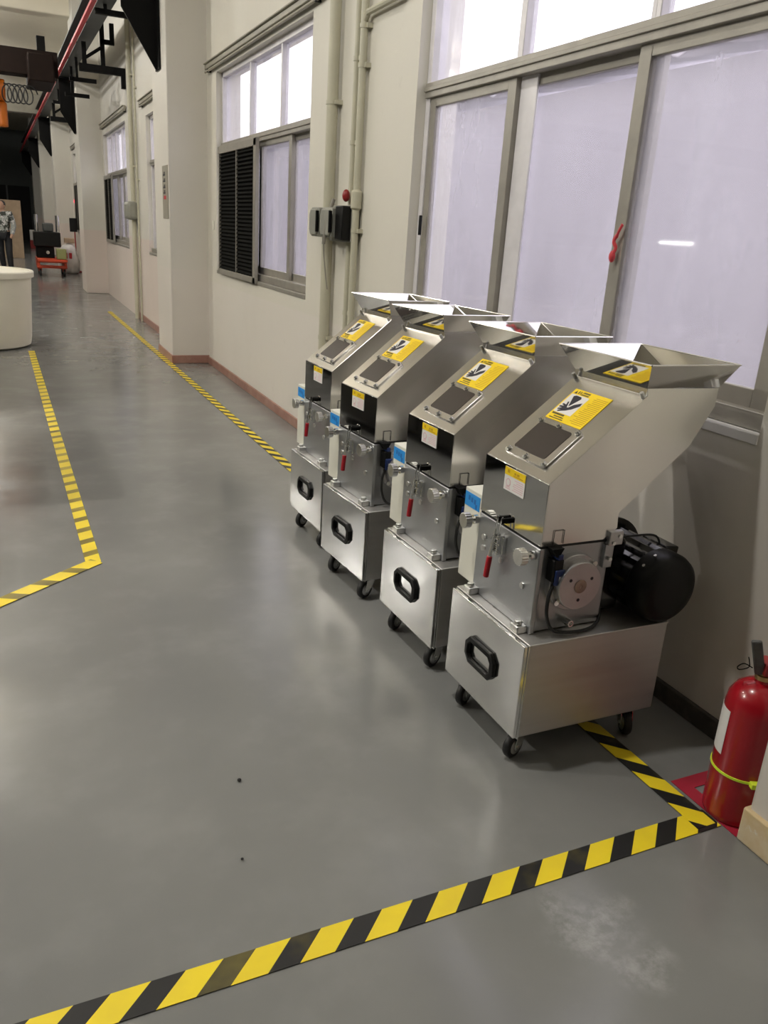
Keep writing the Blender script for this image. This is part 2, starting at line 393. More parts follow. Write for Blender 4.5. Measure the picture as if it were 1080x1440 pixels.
# ------------------------------------------------------------------ windows
def window(idx, op, x, ups, lows, zt, screen=None, tracks=()):
    """op: opening; x wall face; ups: upper mullion y positions; lows: list of (y0,y1,depth) lower sashes"""
    y0, y1, z0, z1 = op
    r = struct(empty('window_%d' % idx, (x, (y0+y1)/2, z0)))
    cy = (y0+y1)/2
    def P(b, name, m, bevel=.003): return b.build(name, m, r, bevel=bevel)
    X0, X1 = .055, .135
    Y = lambda y: y-cy
    Z = lambda z: z-z0
    b = MB(); e = .045
    b.box(X0, X1, Y(y0), Y(y0)+e, 0, Z(z1)); b.box(X0, X1, Y(y1)-e, Y(y1), 0, Z(z1))
    b.box(X0, X1, Y(y0), Y(y1), Z(z1)-e, Z(z1))
    P(b, 'window_frame', 'pale_frame')
    P(MB().box(X0-.03, X1, Y(y0)+.001, Y(y1)-.001, .004, e+.015), 'bottom_rail', 'aluminium_frame')
    b = MB(); b.box(X0-.012, X1-.01, Y(y0)+.01, Y(y1)-.01, Z(zt)-.035, Z(zt)+.035); b.box(X0-.02, X1-.03, Y(y0)+.01, Y(y1)-.01, Z(zt)-.006, Z(zt)+.012)
    P(b, 'transom', 'aluminium_frame')
    ed = [y0+e] + list(ups) + [y1-e]
    for k, u in enumerate(ups):
        b = MB(); b.box(X0+.004, X1-.02, Y(u)-.028, Y(u)-.004, Z(zt)+.03, Z(z1)-e); b.box(X0+.012, X1-.012, Y(u)+.004, Y(u)+.028, Z(zt)+.03, Z(z1)-e); b.box(X0+.02, X1-.03, Y(u)-.01, Y(u)+.01, Z(zt)+.03, Z(z1)-e)
        P(b, 'mullion', 'pale_frame')
    for k in range(len(ed)-1):
        a, c = ed[k], ed[k+1]
        MB().box(.09, .095, Y(a)+.005, Y(c)-.005, Z(zt)+.034, Z(z1)-e+.004).build('pane', 'dusty_glass', r, smooth=0)
    for (a, c, d) in lows:
        s = .062; zb = e+.012; ztop = Z(zt)-.033
        b = MB(); xx0, xx1 = X0+.006+d, X0+.034+d
        b.box(xx0, xx1, Y(a), Y(a)+s, zb, ztop); b.box(xx0, xx1, Y(c)-s, Y(c), zb, ztop)
        b.box(xx0, xx1, Y(a)+s, Y(c)-s, ztop-.045, ztop); b.box(xx0, xx1, Y(a)+s, Y(c)-s, zb, zb+.06)
        f = P(b, 'sash', 'aluminium_frame')
        MB().box((xx0+xx1)/2-.003, (xx0+xx1)/2+.003, Y(a)+s-.004, Y(c)-s+.004, zb+.056, ztop-.041).build('pane', 'dusty_glass', f, smooth=0)
    MB().box(-.006, .1, Y(y0)-.0, Y(y1), -.03, .002).build('sill', 'spare_white' if idx == 1 else 'aluminium_frame', r, bevel=.003)
    for (a, c) in tracks: P(MB().box(X0+.028, X0+.0395, Y(a), Y(c), e+.012, Z(zt)-.033), 'track_strip', 'pale_frame')
    if screen:
        a, c, sx = screen; zt2 = Z(zt)-.02; zb = -.02
        b = MB(); s = .05
        b.box(sx, sx+.03, Y(a), Y(a)+s*1.6, zb, zt2); b.box(sx, sx+.03, Y(c)-s*.5, Y(c), zb, zt2)
        b.box(sx, sx+.03, Y(a), Y(c), zt2-s*1.2, zt2); b.box(sx, sx+.03, Y(a), Y(c), zb, zb+s)
        f = P(b, 'screen_frame', 'aluminium_frame')
        MB().box(sx+.004, sx+.02, Y((a+c)/2)-.008, Y((a+c)/2)+.008, zb+s, zt2-s).build('screen_bar', 'aluminium_frame', f)
        MB().box(sx+.024, sx+.03, Y(a)+s, Y(c)-s*.5, zb+s, zt2-s).build('screen_backing', 'screen_black', f)
        b = MB(); z = zb+s+.01
        while z < zt2-s*1.2-.01:
            b.add([(sx+.006, Y(a)+s*1.6, z), (sx+.006, Y(c)-s*.5, z), (sx+.022, Y(c)-s*.5, z+.018), (sx+.022, Y(a)+s*1.6, z+.018),
                   (sx+.006, Y(a)+s*1.6, z+.003), (sx+.006, Y(c)-s*.5, z+.003), (sx+.022, Y(c)-s*.5, z+.021), (sx+.022, Y(a)+s*1.6, z+.021)],
                  [(0, 1, 2, 3), (4, 7, 6, 5), (0, 4, 5, 1), (2, 6, 7, 3)]); z += .034
        o = b.build('louvres', 'screen_black', f, smooth=0); o['kind'] = 'stuff'
    return r
wA = window(1, OA, WX, (2.48, 3.31), [(1.705, 2.53, .0), (2.44, 3.32, .034), (3.31, 4.115, .0)], 2.2, tracks=((3.18, 3.305),))
MB().box(.02, .034, (4.06-2.91), (4.075-2.91), .5, .6).build('latch', 'black_plastic', wA, bevel=.003)
w1 = window(2, O1, WX, (6.72, 7.63), [(5.865, 6.5, .034), (6.42, 7.3, .0), (7.3, 8.595, .034)], 2.2, screen=(7.1, 8.45, -.03))
window(3, OB, FX, (10.9, 11.55), [(10.295, 11.3, .0), (11.2, 12.155, .034)], 2.2)
window(4, OC, FX, (15.2, 16.0, 16.6), [(14.3, 15.2, .0), (15.1, 16.0, .034), (15.9, 17.25, 0)], 2.2, screen=(16.1, 17.3, -.03))
window(5, OD, FX, (22.6, 23.6), [(21.65, 23.1, .0), (23.0, 24.55, .034)], 2.25, screen=(23.4, 24.6, -.03))
window(6, OE, FX, (28.8, 30.0), [(27.65, 29.3, .0), (29.2, 31.15, .034)], 2.25)
window(7, OZ, WX, (-2.7, -1.8), [(-3.555, -2.3, .0), (-2.4, -1.045, .034)], 2.2)
# pelmets above the windows
def pelmet(y0, y1, z, x, label):
    r = empty('window_pelmet', (x, (y0+y1)/2, z)); tag(r, label, 'pelmet', 'pelmets over the side windows'); h = (y1-y0)/2
    MB().box(-.045, -.005, -h, h, -.02, .022).build('board', 'pelmet', r, bevel=.006)
    MB().box(-.062, -.01, -h+.02, h-.02, .023, .035).build('cap', 'pelmet', r, bevel=.004)
    MB().cyl((-.03, -h-.02, -.035), (-.03, h+.02, -.035), .012, n=10).build('rod', 'pelmet', r)
    for s in (-1, 1): MB().box(-.04, -.001, s*(h-.1)-.012, s*(h-.1)+.012, -.05, -.018).build('bracket', 'black_iron', r)
pelmet(5.58, 8.95, 2.93, WX, 'long grey wooden pelmet above the window with the black louvred screen')
pelmet(10.05, 12.5, 2.95, FX, 'grey pelmet above the window just beyond the first column')
pelmet(14.0, 17.45, 3.05, FX, 'grey pelmet above the second louvred window, beside the second column')
pelmet(21.3, 24.8, 3.1, FX, 'small far grey pelmet above the window beyond the second column')
# red rag tied at the window latch
b = MB()
b.tube(smoothpath([(0, 0, .06), (-.01, .012, .03), (0, -.005, 0), (-.012, .01, -.035), (-.004, .02, -.06)]), .011, 8)
b.sphere((-.006, .012, -.04), .022, 8, 1.3); b.tube(smoothpath([(0, 0, .05), (-.008, -.02, .075), (0, -.04, .11)]), .009, 8)
o = b.build('red_ribbon', 'red_rag'); o.scale = (.55, .55, .75); o.location = (2.046, 2.49, 1.5); tag(o, 'red ribbon knotted on the aluminium window post', 'ribbon')

# ------------------------------------------------------------------ granulating machines
def steel_panels(b, poly_sides, v0, v1): pass
def make_machine():
    R = empty('granulator')
    U = lambda u, v, z: (u, v-.215, z)
    def bx(b, u0, u1, v0, v1, z0, z1): return b.box(u0, u1, v0-.215, v1-.215, z0, z1)
    # cabinet on casters
    bx(MB(), .016, .53, .004, .426, .10, .408).build('cabinet', 'brushed_steel', R, bevel=.004)
    bx(MB(), .012, .53, 0, .43, .405, .412).build('cabinet_top', 'brushed_steel', R, bevel=.002)
    bx(MB(), .008, .018, .008, .422, .108, .402).build('drawer_seam', 'gasket', R)
    bx(MB(), .009, .013, -.001, .005, .1, .41).build('cabinet_edge', 'bright_zinc', R)  # brighter strip added for the light caught on the side panel's edge
    d = bx(MB(), -.004, .009, .002, .428, .102, .409).build('drawer_front', 'drawer_steel', R, bevel=.002)
    # chamfered ring handle
    def ring(w, h, c): return [(-w, -h+c), (-w+c, -h), (w-c, -h), (w, -h+c), (w, h-c), (w-c, h), (-w+c, h), (-w, h-c)]
    o_, i_ = ring(.086, .047, .026), ring(.066, .030, .014); b = MB(); n = 8; vs = []; fs = []
    for (pl, uu) in ((o_, -.004), (o_, -.016), (i_, -.019), (i_, -.005)): vs += [U(uu, .215+p[0], .262+p[1]) for p in pl]
    for k in range(3): fs += [(k*n+i, k*n+(i+1) % n, (k+1)*n+(i+1) % n, (k+1)*n+i) for i in range(n)]
    fs += [(3*n+i, 3*n+(i+1) % n, (i+1) % n, i) for i in range(n)]
    b.add(vs, fs).build('handle', 'black_plastic', d, bevel=.003)
    # casters
    for k, (u, v) in enumerate(((.062, .06), (.062, .372), (.47, .06), (.47, .372))):
        ang = (.35, .5, 1.2, .8)[k]
        c = empty('caster'); c.parent = R; c.location = U(u, v, 0)
        b = MB(); b.box(-.034, .034, -.028, .028, .094, .1); b.cyl((0, 0, .083), (0, 0, .095), .02, n=16)
        for s in (-1, 1):
            b.prism([(-.024, .086), (.024, .086), (.012, .06), (-.012, .03), (-.03, .03), (-.036, .045)], lambda p, hh: (p[0]-.006, hh, p[1]), s*.018-.0018, s*.018+.0018)
        b.box(-.026, .02, -.018, .018, .08, .086)
        M_ = Matrix.Rotation(ang, 4, 'Z'); b.v = [tuple(M_ @ Vector(q)) for q in b.v]
        b.build('fork', 'bright_zinc', c, bevel=.001)
        wv = M_ @ Vector((-.027, 0, .041)); ax = M_ @ Vector((0, 1, 0))
        b = MB(); b.lathe(wv-ax*.0125, ax, [(0, .032), (.002, .038), (.006, .0405), (.0125, .041), (.019, .0405), (.023, .038), (.025, .032)], 24)
        wh = b.build('wheel', 'black_rubber', c)
        b = MB(); b.lathe(wv-ax*.015, ax, [(0, .018), (.002, .026), (.028, .026), (.03, .018)], 18); b.cyl(wv-ax*.022, wv+ax*.022, .006, n=10); b.build('hub', 'zinc', c)
    # feet of the chamber
    for (u, v) in ((.032, .09), (.032, .37), (.33, .37)):
        b = MB(); bx(b, u-.02, u+.016, v-.02, v+.02, .412, .436); b.cyl(U(u-.004, v, .436), U(u-.004, v, .449), .013, n=6)
        b.build('foot_block', 'zinc', R, bevel=.004)
    # cutting chamber
    b = MB(); bx(b, .062, .305, .066, .384, .415, .684); b.build('chamber', 'machined_plate', R, bevel=.004)
    p = bx(MB(), .047, .064, .058, .392, .413, .682).build('front_plate', 'machined_plate', R, bevel=.003)
    for (v, z) in ((.35, .575), (.352, .612), (.12, .545), (.245, .575)):
        b = MB(); b.cyl(U(.0475, v, z), U(.042, v, z), .0105, .0095, n=14); b.cyl(U(.0422, v, z), U(.0412, v, z), .0055, n=6); b.build('bolt', 'zinc', p)
    bx(MB(), .05, .308, .062, .388, .682, .689).build('gasket', 'gasket', R)
    # clamp knobs with studs
    for v in (.085, .40):
        b = MB(); b.cyl(U(.06, v, .655), U(.012, v, .655), .008, n=10); b.cyl(U(.045, v, .655), U(.03, v, .655), .015, n=12)
        k = b.build('clamp_stud', 'bright_zinc', R)
        b = MB(); nn = 36; prof = [.0255 if i % 2 else .0235 for i in range(nn)]
        vs = [U(.014, v+prof[i]*math.cos(2*PI*i/nn), .655+prof[i]*math.sin(2*PI*i/nn)) for i in range(nn)] + [U(-.008, v+prof[i]*math.cos(2*PI*i/nn), .655+prof[i]*math.sin(2*PI*i/nn)) for i in range(nn)]
        b.add(vs, [(i, (i+1) % nn, nn+(i+1) % nn, nn+i) for i in range(nn)] + [tuple(range(nn)), tuple(range(2*nn-1, nn-1, -1))]); b.build('knob', 'zinc', k, smooth=0, bevel=.0008, seg=1)
    # toggle clamp
    t = empty('toggle_clamp'); t.parent = R; t.location = U(.047, .245, .62)
    b = MB(); b.box(-.012, 0, -.018, .018, -.02, .035); 
    for s in (-1, 1): b.box(-.03, -.004, s*.011-.0022, s*.011+.0022, -.02, .04)
    for z in (-.01, .01, .03): b.cyl((-.024, -.017, z), (-.024, .017, z), .005, n=10)
    b.build('base', 'bright_zinc', t, bevel=.0012)
    for s in (-1, 1): MB().tube([(-.028, s*.009, .03), (-.024, s*.009, .075), (-.018, s*.009, .1)], .0028, 8).build('hook_rod', 'bright_zinc', t)
    b = MB(); b.box(-.022, .002, -.016, -.005, .08, .096); b.box(-.022, .002, .005, .016, .08, .096); b.box(-.008, .002, -.014, .014, .078, .088); b.build('catch_plate', 'black_iron', t, bevel=.002)
    b = MB(); b.tube([(-.024, .012, .03), (-.03, .014, -.01), (-.033, .016, -.04)], .006, 8); b.build('lever', 'bright_zinc', t)
    b = MB(); b.tube([(-.032, .016, -.034), (-.035, .017, -.07), (-.037, .018, -.104)], .009, 12); b.build('grip', 'red_grip', t, bevel=.003)
    # hopper: sheet steel chute
    side = [(.05, .69), (.05, .875), (.345, 1.114), (.34, 1.136), (.609, 1.132), (.608, 1.078), (.538, .96), (.311, .768), (.315, .722), (.268, .69)]
    v0, v1 = .06, .39; b = MB(); n = len(side)
    vs = [U(p[0], v0, p[1]) for p in side] + [U(p[0], v1, p[1]) for p in side]
    fs = [tuple(range(n)), tuple(range(2*n-1, n-1, -1))]
    for i in range(n):
        if i in (0, 3, 9): continue          # front mirror panel and mouth separate
        fs.append((i, (i+1) % n, n+(i+1) % n, n+i))
    b.add(vs, fs); hop = b.build('hopper', 'hopper_steel', R, smooth=0, solid=.003, bevel=.0015, seg=1)
    fpn = MB().box(.0475, .0525, v0-.217, v1-.213, .69, .8745).build('front_panel', 'mirror_steel', R, bevel=.0012)
    # flared feed tray
    lo = [(.339, v0-.001), (.61, v0-.001), (.61, v1+.001), (.339, v1+.001)]; hi = [(.303, .018), (.632, .018), (.632, .438), (.303, .438)]
    b = MB(); vs = [U(p[0], p[1], 1.135) for p in lo] + [U(p[0], p[1], 1.205) for p in hi]
    b.add(vs, [(i, (i+1) % 4, 4+(i+1) % 4, 4+i) for i in range(4)]); tray = b.build('feed_tray', 'mirror_steel', R, smooth=0, solid=.0025)
    b = MB()
    for i in range(4):
        a, c = hi[i], hi[(i+1) % 4]; b.tube([U(a[0], a[1], 1.2055), U(c[0], c[1], 1.2055)], .0028, 6)
    b.build('rolled_rim', 'hopper_steel', tray)
    for v in (v0+.008, v1-.008):
        b = MB(); b.cyl(U(.338, v, 1.109), U(.328, v, 1.123), .0075, .006, n=14); b.build('tray_screw', 'zinc', tray)
    # items on the sloping face: frame of reference s (up the slope), v (across), h (off the face)
    d_ = Vector((.295, 0, .239)).normalized(); nrm = Vector((-.239, 0, .295)).normalized(); P0 = Vector((.05, -.215, .875))
    S = lambda s, v, h: tuple(P0 + d_*s + Vector((0, v, 0)) + nrm*h)
    def sbox(b, s0, s1, v0_, v1_, h0, h1, M=S):
        vs = [M(s, v, h) for s in (s0, s1) for v in (v0_, v1_) for h in (h0, h1)]
        return b.add(vs, [(0, 1, 3, 2), (4, 6, 7, 5), (0, 4, 5, 1), (2, 3, 7, 6), (0, 2, 6, 4), (1, 5, 7, 3)])
    def rrect(s0, s1, a, c, r, k=4):
        out = []
        for (cx, cy, t0) in ((s1-r, c-r, 0), (s0+r, c-r, PI/2), (s0+r, a+r, PI), (s1-r, a+r, 1.5*PI)):
            out += [(cx+r*math.cos(t0+PI/2*i/k), cy+r*math.sin(t0+PI/2*i/k)) for i in range(k+1)]
        return out
    b = MB(); b.prism(rrect(.034, .19, .126, .336, .012), lambda p, h: S(p[0], p[1], h), 0, .006)
    wf = b.build('inspection_cover', 'hopper_steel', R, bevel=.001)
    b = MB(); b.prism(rrect(.059, .174, .157, .316, .01), lambda p, h: S(p[0], p[1], h), .004, .0072); b.build('viewing_pane', 'smoked_pane', wf)
    for s in (.045, .181):
        for v in (.14, .23, .322):
            b = MB(); b.cyl(S(s, v, .006), S(s, v, .009), .0105, n=14); b.cyl(S(s, v, .009), S(s, v, .016), .008, .006, n=12); b.build('cover_screw', 'bright_zinc', wf)
    # warning sticker
    L_ = sbox(MB(), .198, .331, .155, .328, .0005, .0015).build('warning_label', 'label_yellow', R, smooth=0)
    sbox(MB(), .228, .309, .238, .322, .0015, .002).build('pictogram_field', 'label_white', L_, smooth=0)
    LP = lambda r, u: (.228+.081*u, .322-.084*r)
    tri = [LP(*q) for q in ((.2, .9), (.3, .96), (.6, .95), (.68, .86), (.46, .38))]
    b = MB(); b.prism(tri, lambda p, h: S(p[0], p[1], h), .002, .0025); b.build('pictogram_blade', 'print_black', L_, smooth=0)
    hand = [LP(*q) for q in ((.92, .7), (.96, .55), (.74, .3), (.52, .16), (.36, .1), (.2, .03), (.16, .08), (.28, .17), (.1, .12), (.08, .18), (.25, .26), (.05, .25), (.05, .32), (.25, .35), (.08, .4), (.11, .46), (.28, .43), (.22, .58), (.28, .6), (.38, .42), (.44, .31), (.52, .34), (.64, .52))]
    b = MB(); b.prism(hand, lambda p, h: S(p[0], p[1], h), .002, .0025); b.build('pictogram_hand', 'print_black', L_, smooth=0)
    b = MB()
    b.prism([(.313, .318), (.313, .306), (.325, .312)], lambda p, h: S(p[0], p[1], h), .0015, .002)
    for (s0, s1, a, c) in ((.314, .325, .297, .304), (.314, .325, .288, .295), (.32, .326, .25, .284), (.312, .317, .25, .284), (.219, .2255, .262, .318), (.2105, .2145, .256, .3), (.203, .2065, .25, .316)):
        x = a
        while x < c-.002:
            ww = random.uniform(.0035, .007); sbox(b, s0, s1, x, min(x+ww, c), .0015, .002); x += ww+.0018
    so_ = b.build('printed_lines', 'print_black', L_, smooth=0); so_['kind'] = 'stuff'
    b = MB(); s = .318
    while s > .206:
        sbox(b, s-.0022, s, .162, .162+random.uniform(.045, .066), .0015, .0018); s -= .0068
    so_ = b.build('printed_text', 'print_amber', L_, smooth=0); so_['kind'] = 'stuff'
    # small sticker on the mirror front
    F = lambda s, v, h: U(.0475-h, v, s)
    L2 = sbox(MB(), .797, .868, .168, .276, .0004, .0014, F).build('caution_label', 'label_white', R, smooth=0)
    sbox(MB(), .844, .868, .168, .276, .0014, .0018, F).build('yellow_header', 'label_yellow', L2, smooth=0)
    b = MB(); b.lathe(F(.823, .253, .0014), (-1, 0, 0), [(0, .0125), (.0006, .0125)], 18); sym = b.build('prohibition_ring', 'print_pink', L2, smooth=0)
    b = MB(); b.lathe(F(.823, .253, .002), (-1, 0, 0), [(0, .0092), (.0004, .0092)], 18); b.build('ring_centre', 'label_white', L2, smooth=0)
    b = MB(); s = .838
    while s > .802:
        sbox(b, s-.0022, s, .175, .175+random.uniform(.035, .058), .0014, .0018, F); s -= .0062
    sbox(b, .8085, .811, .243, .263, .0014, .0018, F); sbox(b, .803, .8055, .24, .266, .0014, .0018, F)
    so_ = b.build('fine_print', 'print_pink', L2, smooth=0); so_['kind'] = 'stuff'
    b = MB(); sbox(b, .853, .86, .2, .212, .0018, .0022, F); sbox(b, .853, .86, .216, .226, .0018, .0022, F); sbox(b, .848, .851, .18, .23, .0018, .0022, F); sbox(b, .852, .862, .25, .262, .0018, .0022, F)
    so_ = b.build('header_print', 'print_amber', L2, smooth=0); so_['kind'] = 'stuff'
    # white control box on the far side
    cb = bx(MB(), .052, .27, .392, .5, .425, .735).build('control_box', 'cream_enamel', R, bevel=.003)
    G = lambda s, v, h: U(.052-h, v, s)
    bl = sbox(MB(), .675, .722, .404, .496, .0004, .0014, G).build('blue_label', 'label_blue', cb, smooth=0)
    b = MB()
    for (s, v) in ((.705, .47), (.702, .452), (.7, .434), (.686, .425)): sbox(b, s-.008, s+.008, v-.006, v+.005, .0014, .0018, G)
    so_ = b.build('label_print', 'print_darkblue', bl, smooth=0); so_['kind'] = 'stuff'
    # bearing flange on the near side
    fu, fz = .172, .572
    b = MB(); b.lathe(U(fu, .066, fz), (0, -1, 0), [(0, .088), (.022, .088), (.024, .086), (.024, .076), (.05, .074), (.052, .072)], 40)
    fl = b.build('bearing_flange', 'cast_aluminium', R)
    b = MB(); b.lathe(U(fu, .016, fz), (0, -1, 0), [(0, .021), (.004, .021), (.0045, .02), (.0045, .006), (.003, .004)], 24); b.build('shaft_end', 'shaft_bronze', fl)
    for k in range(3):
        a = .5 + k*2*PI/3; b = MB(); q = (fu+.043*math.cos(a), fz+.043*math.sin(a)); b.cyl(U(q[0], .016, q[1]), U(q[0], .0132, q[1]), .0052, n=12); b.build('bolt_hole', 'print_black', fl)
    for k in range(4):
        a = .75 + k*PI/2; q = (fu+.081*math.cos(a), fz+.081*math.sin(a)); b = MB(); b.cyl(U(q[0], .044, q[1]), U(q[0], .034, q[1]), .0085, n=14); b.cyl(U(q[0], .0342, q[1]), U(q[0], .0335, q[1]), .004, n=6); b.build('flange_bolt', 'bright_zinc', fl)
    # interlock switch, wire staple, cable
    sw = bx(MB(), .082, .116, .03, .066, .585, .655).build('interlock_switch', 'black_plastic', R, bevel=.004)
    b = MB(); bx(b, .088, .128, .024, .034, .578, .625); bx(b, .092, .11, .028, .06, .655, .672); b.build('switch_face', 'switch_blue', sw, bevel=.003)
    b = MB(); bx(b, .1, .122, .0232, .0242, .59, .606); b.build('switch_label', 'label_white', sw)
    b = MB(); b.prism([(.07, .69), (.11, .69), (.095, .665), (.085, .665)], lambda p, h: U(p[0], h, p[1]), .03, .06); b.build('actuator', 'black_iron', R)
    b = MB(); b.tube([U(.088, .057, .694), U(.088, .057, .735), U(.122, .057, .735), U(.122, .057, .694)], .0011, 6); b.build('wire_staple', 'black_iron', R)
    b = MB(); b.tube(smoothpath([U(.098, .04, .585), U(.082, .036, .54), U(.083, .034, .48), U(.11, .03, .432), U(.18, .022, .42), U(.25, .03, .42), U(.3, .06, .43), U(.325, .1, .46)]), .0055, 8); b.build('cable', 'black_rubber', R)
    b = MB(); b.lathe(U(.172, .066, .443), (0, -1, 0), [(0, .012), (.03, .012), (.036, .01), (.036, .006), (.028, .005)], 16); b.build('cable_boss', 'bright_zinc', R)
    # hinge at the back of the chamber
    h = bx(MB(), .283, .334, .048, .066, .672, .716).build('hinge_block', 'cast_aluminium', R, bevel=.003)
    bx(MB(), .278, .31, .054, .07, .6, .674).build('hinge_leaf', 'machined_plate', h, bevel=.002)
    for (u, z) in ((.32, .7), (.3, .68), (.295, .63)):
        b = MB(); b.cyl(U(u, .05, z), U(u, .044, z), .006, n=12); b.build('hinge_bolt', 'zinc', h)
    bx(MB(), .286, .33, .39, .402, .65, .716).build('hinge_block', 'cast_aluminium', R, bevel=.003)
    # belt guard and motor
    b = MB(); bx(b, .305, .40, .1, .375, .43, .665); b.build('belt_guard', 'black_enamel', R, bevel=.01)
    mu, mz = .492, .528
    mo = empty('motor'); mo.parent = R; mo.location = U(mu, .16, mz)
    b = MB(); nn = 40; rr = [.109 if i % 2 else .102 for i in range(nn)]
    vs = []
    for yy in (-.11, .115): vs += [(rr[i]*math.cos(2*PI*i/nn), yy, rr[i]*math.sin(2*PI*i/nn)) for i in range(nn)]
    b.add(vs, [(i, (i+1) % nn, nn+(i+1) % nn, nn+i) for i in range(nn)] + [tuple(range(nn)), tuple(range(2*nn-1, nn-1, -1))]); b.build('finned_body', 'black_enamel', mo, smooth=0)
    b = MB(); b.lathe((0, -.1, 0), (0, -1, 0), [(0, .108), (.004, .112), (.05, .112), (.068, .106), (.08, .092), (.086, .066), (.089, .03), (.09, .0)], 40); fc = b.build('fan_cover', 'black_plastic', mo)
    b = MB(); b.lathe((0, .115, 0), (0, 1, 0), [(0, .1), (.004, .135), (.02, .135), (.022, .125), (.03, .06)], 36); b.build('end_flange', 'black_enamel', mo)
    b = MB(); b.box(.06, .118, -.06, .05, .03, .1, Matrix.Rotation(.1, 4, 'Y')); b.build('terminal_box', 'black_enamel', mo, bevel=.005)
    b = MB(); b.box(-.09, .09, .0, .1, -.118, -.098); b.box(-.1, -.06, -.02, .11, -.118, -.075); b.build('motor_foot', 'brushed_steel', mo, bevel=.004)
    for (a, yy) in ((2.4, -.14), (2.0, -.14)):
        b = MB(); b.cyl((.112*math.cos(a), yy, .112*math.sin(a)), (.12*math.cos(a), yy, .12*math.sin(a)), .005, n=10); b.build('cover_bolt', 'bright_zinc', mo)
    b = MB(); b.tube(smoothpath([(.09, -.02, .06), (.05, -.03, .12), (-.03, -.02, .126), (-.12, -.0, .115), (-.17, .0, .105)]), .0035, 8); b.build('motor_lead', 'black_rubber', mo)
    # slide rail behind: fixing bracket across the cabinet top
    return R
proto = make_machine()
SPOTS = [((1.267, 1.670), 0.0, 'steel granulator nearest the camera, with its black motor in full view'),
         ((1.283, 2.238), 1.5, 'second steel granulator from the camera, its hopper tray right behind the nearest one'),
         ((1.272, 2.850), 4.2, 'third steel granulator from the camera, between the second and the farthest one'),
         ((1.302, 3.455), 2.2, 'farthest steel granulator in the row, beside the striped floor tape and wall pipes')]
allm = [proto] + [copy_tree(proto) for _ in range(3)]
for o, ((x, y), a, lab) in zip(allm, SPOTS):
    a = math.radians(a); off = Matrix.Rotation(a, 3, 'Z') @ Vector((0, .215, 0))
    o.location = (x+off.x, y+off.y, 0); o.rotation_euler = (0, 0, a)
    tag(o, lab, 'machine', 'stainless steel granulators in a row')

# ------------------------------------------------------------------ floor tape
def tape(name, p0, p1, wd, label, m='tape', group='striped floor tapes', z=.0015):
    p0, p1 = Vector(p0), Vector(p1); d = p1-p0; L_ = d.length; a = math.atan2(d.y, d.x)
    o = MB().box(0, L_, -wd/2, wd/2, 0, .0012).build(name, m, smooth=0); o.location = (p0.x, p0.y, z); o.rotation_euler = (0, 0, a)
    tag(o, label, 'floor tape', group); return o
tape('hazard_tape', (-3.0, 1.262), (1.69, 1.283), .07, 'yellow and black striped tape crossing the floor in front of the machines')
tape('hazard_tape', (1.648, 1.26), (1.50, 14.2), .066, 'long striped tape running under the machines and along the right wall', z=.003)
tape('hazard_tape', (.258, 3.58), (.192, 9.95), .066, 'worn striped tape running from the white tub towards the camera', 'worn_tape')
tape('hazard_tape', (.272, 3.605), (-1.4, 2.23), .072, 'worn slanting striped tape leaving the left edge of the picture', 'worn_tape', z=.003)
rm = empty('red_floor_marking', (1.84, 1.33, .0015)); tag(rm, 'red painted square on the floor around the fire extinguisher', 'floor marking')
for (x0, x1, y0, y1) in ((1.695, 1.742, 1.2, 1.45), (1.742, 1.97, 1.402, 1.45), (1.922, 1.97, 1.2, 1.402), (1.742, 1.922, 1.2, 1.222)):
    MB().box(x0-1.84, x1-1.84, y0-1.33, y1-1.33, 0, .001).build('red_strip', 'red_marking', rm, smooth=0)

# ------------------------------------------------------------------ fire extinguisher
ex = empty('fire_extinguisher', (1.768, 1.288, .003)); tag(ex, 'red fire extinguisher standing on the red floor square by the white column', 'extinguisher')
b = MB(); b.lathe((0, 0, 0), (0, 0, 1), [(0, .074), (.006, .079), (.02, .08), (.34, .08), (.372, .076), (.398, .062), (.414, .042), (.422, .022), (.432, .02)], 40); b.build('cylinder', 'extinguisher_red', ex, smooth=50)
b = MB(); b.lathe((0, 0, .43), (0, 0, 1), [(0, .022), (.012, .022), (.014, .016), (.045, .016), (.05, .012)], 20); b.build('valve_neck', 'brass', ex)
M_ = Matrix.Rotation(math.radians(-25), 4, 'Z')
def mv(b): b.v = [tuple(M_ @ Vector(q)) for q in b.v]; return b
b = MB(); b.box(-.014, .014, -.03, .03, .45, .485); b.prism([(.0, .455), (.1, .468), (.1, .478), (.0, .475)], lambda p, h: (p[0], h, p[1]), -.011, .011); mv(b).build('valve_body', 'red_knob', ex, bevel=.003)
b = MB(); b.box(-.0135, .0135, -.006, .006, -.058, .058, Matrix.Translation((-.038, .0, .5)) @ Matrix.Rotation(math.radians(-22), 4, 'Y') @ Matrix.Rotation(math.radians(-50), 4, 'Z'))
b.build('squeeze_lever', 'grey_lever', ex, bevel=.005)
b = MB(); b.tube(smoothpath([(-.035, .012, .462), (-.06, .02, .475), (-.07, .03, .462), (-.058, .032, .45), (-.04, .02, .46), (-.055, .01, .485), (-.062, .01, .5)]), .0016, 6); b.build('safety_pin', 'black_iron', ex)
b = MB(); b.tube(smoothpath([(.01, -.02, .462), (.03, -.045, .455), (.05, -.075, .42), (.062, -.09, .36), (.06, -.088, .25), (.055, -.088, .12)]), .0105, 10); b.build('hose', 'black_rubber', ex)
